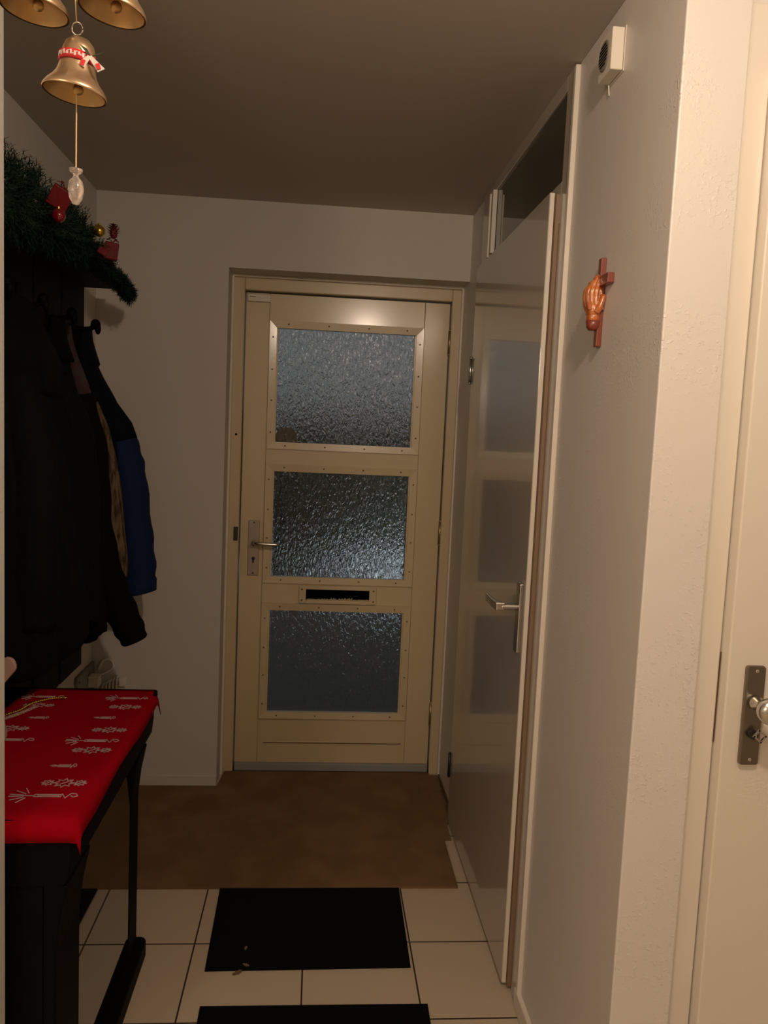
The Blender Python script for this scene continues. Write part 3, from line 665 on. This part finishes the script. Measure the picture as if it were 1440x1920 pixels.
def bauble(name, label, c, r, m, group=None):
    t = thing(name, label, 'ornament', (c[0], c[1], c[2]), group)
    build('ball', ball(B(), c, r, 28), m, t, smooth=True)
    bm = B(); tube(bm, [(c[0], c[1], c[2] + r * 0.95), (c[0], c[1], c[2] + r * 1.25)], r * 0.22, 12)
    build('cap', bm, 'gold_ball', t)
bauble('christmas_bauble', 'shiny red bauble nestled in the garland below the red gift', (-0.632, 1.985, 2.010), 0.016, 'red_ball')
bauble('christmas_bauble', 'small gold bauble on the garland left of the red pine cone', (-0.640, 2.36, 2.066), 0.016, 'gold_ball')
def gift(c, h, rot, label):
    t = thing('gift_ornament', label, 'ornament', c)
    R_ = Matrix.Rotation(rot[0], 3, 'X') @ Matrix.Rotation(rot[1], 3, 'Y') @ Matrix.Rotation(rot[2], 3, 'Z')
    build('box', obox(B(), c, h, R_), 'red_foil', t, bevel=0.002)
    bm = B()
    for dx, dz in ((1, .5), (-1, .5), (.7, 1), (-.7, 1)):
        e = Vector(c) + R_ @ Vector((dx * h[0] * .9, 0, h[2] + dz * 0.012)); p = Vector(c) + R_ @ Vector((0, 0, h[2]))
        q = R_ @ Vector((0, 0.006, 0)); m_ = (e + p) / 2 + R_ @ Vector((0, 0, 0.006))
        a = [bm.verts.new(v) for v in (p + q, p - q, m_ - q, m_ + q)]; bm.faces.new(a)
        a = [bm.verts.new(v) for v in (m_ + q, m_ - q, e - q * 1.4, e + q * 1.4)]; bm.faces.new(a)
    o = build('ribbon', bm, 'red_foil', t); s_ = o.modifiers.new('solid', 'SOLIDIFY'); s_.thickness = 0.0012
    return t
gift((-0.640, 2.02, 2.060), (0.024, 0.014, 0.024), (0.2, 0.55, 0.3), 'larger red foil gift ornament near the hanging bead')
gift((-0.668, 2.60, 2.062), (0.020, 0.012, 0.026), (0.0, 0.12, 0.2), 'red foil gift ornament at the far end of the garland')
gift((-0.648, 2.43, 2.025), (0.014, 0.010, 0.010), (0.0, 0.5, 0.2), 'small flat red gift ornament under the gold bauble')
pc = thing('pine_cone', 'dark red pine cone standing above the far red gift ornament', 'pine cone', (-0.662, 2.60, 2.098))
bm = B()
ball(bm, (-0.662, 2.60, 2.118), 0.012, 12, 1, 1, 1.6)
for i in range(60):
    t = i / 60; a = i * 2.4; z = 2.100 + 0.042 * t; r = 0.017 * math.sin(math.pi * (0.15 + 0.8 * t))
    c = Vector((-0.662, 2.60, z)); d = Vector((math.cos(a), math.sin(a), 0.5)).normalized(); s = Vector((-math.sin(a), math.cos(a), 0)) * 0.004
    tip = c + d * (r + 0.006)
    bm.faces.new([bm.verts.new(v) for v in (c + s, c - s, tip - s * 0.5, tip + s * 0.5)])
build('scales', bm, 'cone_red', pc)

# ------------------------------------------------------------------ bell chime
ch = thing('bell_chime', 'hanging chime of three champagne gold bells with a glass bead', 'bell chime', (-0.316, 1.05, 1.80))
def bell_mesh(c, r, tilt):
    prof = [(0.0, 1.78), (0.10, 1.77), (0.30, 1.70), (0.44, 1.55), (0.50, 1.35), (0.53, 1.1), (0.56, 0.85), (0.62, 0.62), (0.74, 0.42), (0.90, 0.24), (0.985, 0.10), (1.0, 0.03), (0.985, 0.0)]
    inner = [(0.93, 0.02), (0.84, 0.20), (0.68, 0.38), (0.56, 0.60), (0.50, 0.85), (0.46, 1.3), (0.38, 1.52), (0.2, 1.64), (0.0, 1.66)]
    out = []
    for pr in (prof, inner):
        bm = B(); rs = []
        for rr, h in pr:
            rs.append([Vector(c) + tilt @ Vector((rr * r * math.cos(a), rr * r * math.sin(a), h * r)) for a in [2 * math.pi * k / 40 for k in range(40)]])
        rings(bm, rs, pr is inner and False, False)
        out.append(bm)
    return out
def bell(c, r, ang, deco):
    tl = Matrix.Rotation(math.radians(ang), 3, 'Y')
    o_, i_ = bell_mesh(c, r, tl)
    bb = build('bell', o_, 'bell', ch, smooth=True)
    build('inside', i_, 'bell_in', bb, smooth=True)
    cl = B(); c0 = Vector(c)
    ball(cl, c0 + tl @ Vector((0.1 * r, 0, 0.18 * r)), r * 0.17, 12)
    build('clapper', cl, 'bell_in', bb, smooth=True)
    if deco:
        bm = B(); rs = []
        for h, rr in ((0.92, 0.572), (0.92, 0.60), (1.20, 0.575), (1.20, 0.53)):
            rs.append([c0 + tl @ Vector((rr * r * math.cos(a), rr * r * math.sin(a), h * r)) for a in [math.radians(180 + 150 * k / 24 + 15) for k in range(25)]])
        L = [[bm.verts.new(p) for p in ring] for ring in rs]
        for a, b in zip(L, L[1:]):
            for k in range(24): bm.faces.new((a[k], a[k + 1], b[k + 1], b[k]))
        band = build('red_band', bm, 'red_paint', bb, smooth=True)
        bm = B()
        for k in range(9):
            a = math.radians(205 + k * 12); p = c0 + tl @ Vector((0.592 * r * math.cos(a), 0.592 * r * math.sin(a), 1.06 * r)); t_ = Vector((-math.sin(a), math.cos(a), 0))
            rot = Matrix((t_, Vector((0, 0, 1)), t_.cross(Vector((0, 0, 1))))).transposed()
            obox(bm, p + Vector((0, 0, 0.001 * (k % 2))), (0.0011, 0.0026 - 0.0008 * (k % 3 == 1), 0.0003), rot)
            obox(bm, p + t_ * 0.0016 + Vector((0, 0, 0.002 - 0.003 * (k % 2))), (0.0014, 0.0005, 0.0003), rot)
        build('marks', bm, 'bow_white', band)
        cb = c0 + tl @ Vector((0.50 * r, -0.42 * r, 1.08 * r))
        for (du, dw, m_, sc_) in ((-.010, -.012, 'bow_white', 1), (.013, -.015, 'bow_white', 1.1), (-.007, .010, 'bow_green', 1), (.013, .004, 'bow_green', 1)):
            bm = B(); e = cb + Vector((du * sc_, -0.004, dw * sc_)); q = Vector((0.0035, 0, 0.0018 if du > 0 else -0.0018))
            bm.faces.new([bm.verts.new(v) for v in (cb + q * 0.5 + Vector((0, -.002, 0)), cb - q * 0.5 + Vector((0, -.002, 0)), e - q * 1.2, e + q * 1.2)])
            rb = build('bow_loop', bm, m_, bb); s_ = rb.modifiers.new('solid', 'SOLIDIFY'); s_.thickness = 0.0012
            if m_ == 'bow_white':
                bm = B(); e2 = cb + Vector((du * sc_ * .75, -0.0058, dw * sc_ * .75)); obox(bm, e2, (0.0024, 0.0006, 0.0034), Matrix.Rotation(0.35 if du < 0 else -0.35, 3, 'Y'))
                build('red_stripe', bm, 'red_paint', rb)
    return bb
bell((-0.316, 1.05, 1.9290), 0.0380, 6, True)
bell((-0.364, 1.05, 2.0225), 0.0405, 5, False)
bell((-0.272, 1.05, 2.0285), 0.0405, 7, False)
bm = B()
tube(bm, [(-0.313 + 0.0065 * math.cos(t), 1.05, 2.0065 + 0.0075 * math.sin(t)) for t in [k * 2 * math.pi / 20 for k in range(21)]], 0.0009, 6)
build('ring', bm, 'nickel', ch, smooth=True)
bm = B(); tube(bm, [(-0.314, 1.05, 2.013), (-0.316, 1.05, 2.05), (-0.318, 1.05, 2.14)], 0.0009, 6)
for x in (-0.357, -0.264): tube(bm, [(x, 1.05, 2.092), (-0.318, 1.05, 2.14)], 0.0008, 6)
tube(bm, [(-0.318, 1.05, 2.14), (-0.318, 1.05, ZC)], 0.0009, 6)
build('hanging_cord', bm, 'cord', ch)
bm = B(); tube(bm, [(-0.3135, 1.05, 1.985), (-0.3135, 1.05, 1.84)], 0.0009, 6)
build('pull_cord', bm, 'cord', ch)
bm = B(); lathe(bm, [(0.0, 0.0), (0.004, 0.001), (0.008, 0.008), (0.0098, 0.018), (0.0085, 0.028), (0.004, 0.033), (0.003, 0.036), (0.008, 0.040), (0.0085, 0.043), (0.0, 0.040)], (-0.3135, 1.05, 1.798), 10)
build('glass_bead', bm, 'glass_bead', ch, smooth=True)

# ------------------------------------------------------------------ carved hand and cross on the right wall
cr = thing('wooden_cross', 'red-brown wooden cross with a carved hand on the right wall', 'cross', (XR, 1.70, 1.74))
bm = B(); box(bm, 0.580, XR - 0.0003, 1.693, 1.711, 1.740, 1.926)
build('upright', bm, 'wood_dark', cr, bevel=0.0015)
bm = B(); box(bm, 0.577, XR - 0.0003, 1.640, 1.764, 1.865, 1.886)
build('crossbar', bm, 'wood_dark', cr, bevel=0.0015)
hand = B()
hx, hy = 0.562, 1.690
def cap(bm, p, q, r0, r1, n=14):
    p, q = Vector(p), Vector(q)
    tube(bm, [p + (q - p) * t for t in (0, .25, .5, .75, 1)], [r0 + (r1 - r0) * t for t in (0, .25, .5, .75, 1)], n)
    ball(bm, p, r0, 14); ball(bm, q, r1, 14)
# palm and four fingers pointing up, thumb at the near edge, wrist cut below
for sgn in (-1, 1):
    for k, (xb, xm, xt, top) in enumerate(((0.549, 0.5425, 0.557, 1.868), (0.557, 0.5515, 0.5625, 1.878), (0.565, 0.5605, 0.5685, 1.875), (0.572, 0.5695, 0.5745, 1.862))):
        yb = 1.699 + sgn * 0.0085
        tube(hand, spline([(xb, yb, 1.806), (xm, yb, 1.828), (xm + 0.001, yb - sgn * 0.001, 1.848), (xt, yb - sgn * 0.0045, top)], 4), [0.0064] * 5 + [0.0060] * 4 + [0.0052] * 3 + [0.0034], 12)
        ball(hand, (xt, yb - sgn * 0.0045, top), 0.0034, 12)
    tube(hand, spline([(0.560, 1.699 + sgn * 0.013, 1.800), (0.568, 1.699 + sgn * 0.0155, 1.815), (0.5745, 1.699 + sgn * 0.0135, 1.838)], 4), [0.0075] * 4 + [0.0065] * 4 + [0.0045], 12)
ball(hand, (0.558, 1.699, 1.806), 0.0175, 22, 0.92, 0.95, 1.25)
ball(hand, (0.559, 1.699, 1.790), 0.0165, 22, 0.90, 0.92, 1.0)
for v in hand.verts: v.co += Vector((0.0130, 0, 0.010))
ho = build('carved_hand', hand, 'wood_light', cr, smooth=True)
rm = ho.modifiers.new('remesh', 'REMESH'); rm.mode = 'VOXEL'; rm.voxel_size = 0.0008; rm.use_smooth_shade = True
sm_ = ho.modifiers.new('smooth', 'SMOOTH'); sm_.iterations = 2; sm_.factor = 0.5
bm = B(); lathe(bm, [(0.0, -0.017), (0.009, -0.016), (0.0130, -0.010), (0.0155, 0.004), (0.0, 0.008)], (0.572, 1.699, 1.790), 24)
cf = build('sleeve_cuff', bm, 'wood_dark', cr, smooth=True)

# ------------------------------------------------------------------ doorbell chime box
db = thing('doorbell_chime', 'small white plastic box with dark round grille high on the right wall', 'doorbell', (XR, 1.71, 2.34))
bm = B(); box(bm, 0.5635, 0.5895, 1.672, 1.748, 2.298, 2.382)
build('cover', bm, 'plastic', db, bevel=0.0025)
bm = B(); box(bm, 0.5898, XR - 0.0002, 1.669, 1.751, 2.295, 2.385)
build('back_plate', bm, 'plastic', db, bevel=0.001)
bm = B(); lathe(bm, [(0.0, 0.0), (0.030, 0.0), (0.030, -0.002), (0.028, -0.0035), (0.0, -0.0035)], (0.5635, 1.712, 2.340), 28, 'X')
gr = build('grille', bm, 'plastic_grey', db)
bm = B()
for k in range(-3, 4):
    h = math.sqrt(0.024 ** 2 - (k * 0.0065) ** 2); box(bm, 0.5593, 0.5602, 1.712 - h, 1.712 + h, 2.340 + k * 0.0065 - 0.0014, 2.340 + k * 0.0065 + 0.0014)
build('slots', bm, 'gap', gr)
bm = B(); tube(bm, [(0.586, 1.742, 2.2965), (0.588, 1.744, 2.286), (0.5895, 1.745, 2.276)], 0.0013, 6)
build('lead', bm, 'plastic', db)

# ------------------------------------------------------------------ meter corner: board, box and pipes low in the back left corner
mb = thing('meter_board', 'grey-brown backing board with screws low on the left wall corner', 'board', (XL + 0.001, 3.16, 0.30))
bm = B(); box(bm, XL + 0.001, -0.902, 3.085, 3.322, 0.28, 0.545)
build('board', bm, 'plastic_grey', mb, bevel=0.002)
for y, z in ((3.11, 0.52), (3.24, 0.515), (3.16, 0.45), (3.27, 0.45)):
    build('screw', ball(B(), (-0.9015, y, z), 0.005, 8, 0.4, 1, 1), 'dark_metal', mb)
jb = thing('junction_box', 'small white connection box in the corner above the cabinet', 'junction box', (-0.90, 3.25, 0.46))
bm = B(); box(bm, -0.9018, -0.862, 3.225, 3.275, 0.462, 0.500)
build('housing', bm, 'plastic', jb, bevel=0.003)
bm = B(); box(bm, -0.9018, -0.858, 3.222, 3.278, 0.5005, 0.506)
build('cap', bm, 'plastic', jb, bevel=0.002)
sk = thing('cable_clip', 'tiny square white wall clip right of the white cables', 'clip', (-0.785, YW, 0.45))
bm = B(); prism(bm, rrect(-0.803, -0.775, 0.438, 0.472, 0.004), 'Y', YW - 0.018, YW - 0.0005)
build('body', bm, 'plastic', sk, bevel=0.002)
for i in range(5):
    x = -0.868 + i * 0.0125
    c = tag(build('cable', tube(B(), spline([(x, YW - 0.012, 0.06), (x, YW - 0.010, 0.25), (x + 0.002 * (i - 2), YW - 0.010, 0.42 + 0.008 * i), (x + 0.006, YW - 0.008, 0.448 + 0.006 * i), (x + 0.010, YW - 0.004, 0.455 + 0.006 * i)], 5), 0.0048, 10), 'plastic', at=(x, YW - 0.01, 0.06), smooth=True),
        'white cable in the bundle running down the corner of the back wall', 'cable', 'white cables in the back left corner')
lp = tag(build('cable', tube(B(), spline([(-0.885, YW - 0.02, 0.508), (-0.868, YW - 0.012, 0.545), (-0.838, YW - 0.008, 0.548), (-0.828, YW - 0.008, 0.520), (-0.850, YW - 0.010, 0.498), (-0.872, YW - 0.02, 0.490)], 6), 0.005, 10), 'plastic', at=(-0.86, YW - 0.01, 0.5), smooth=True),
    'looped white cable above the small white connection box', 'cable')
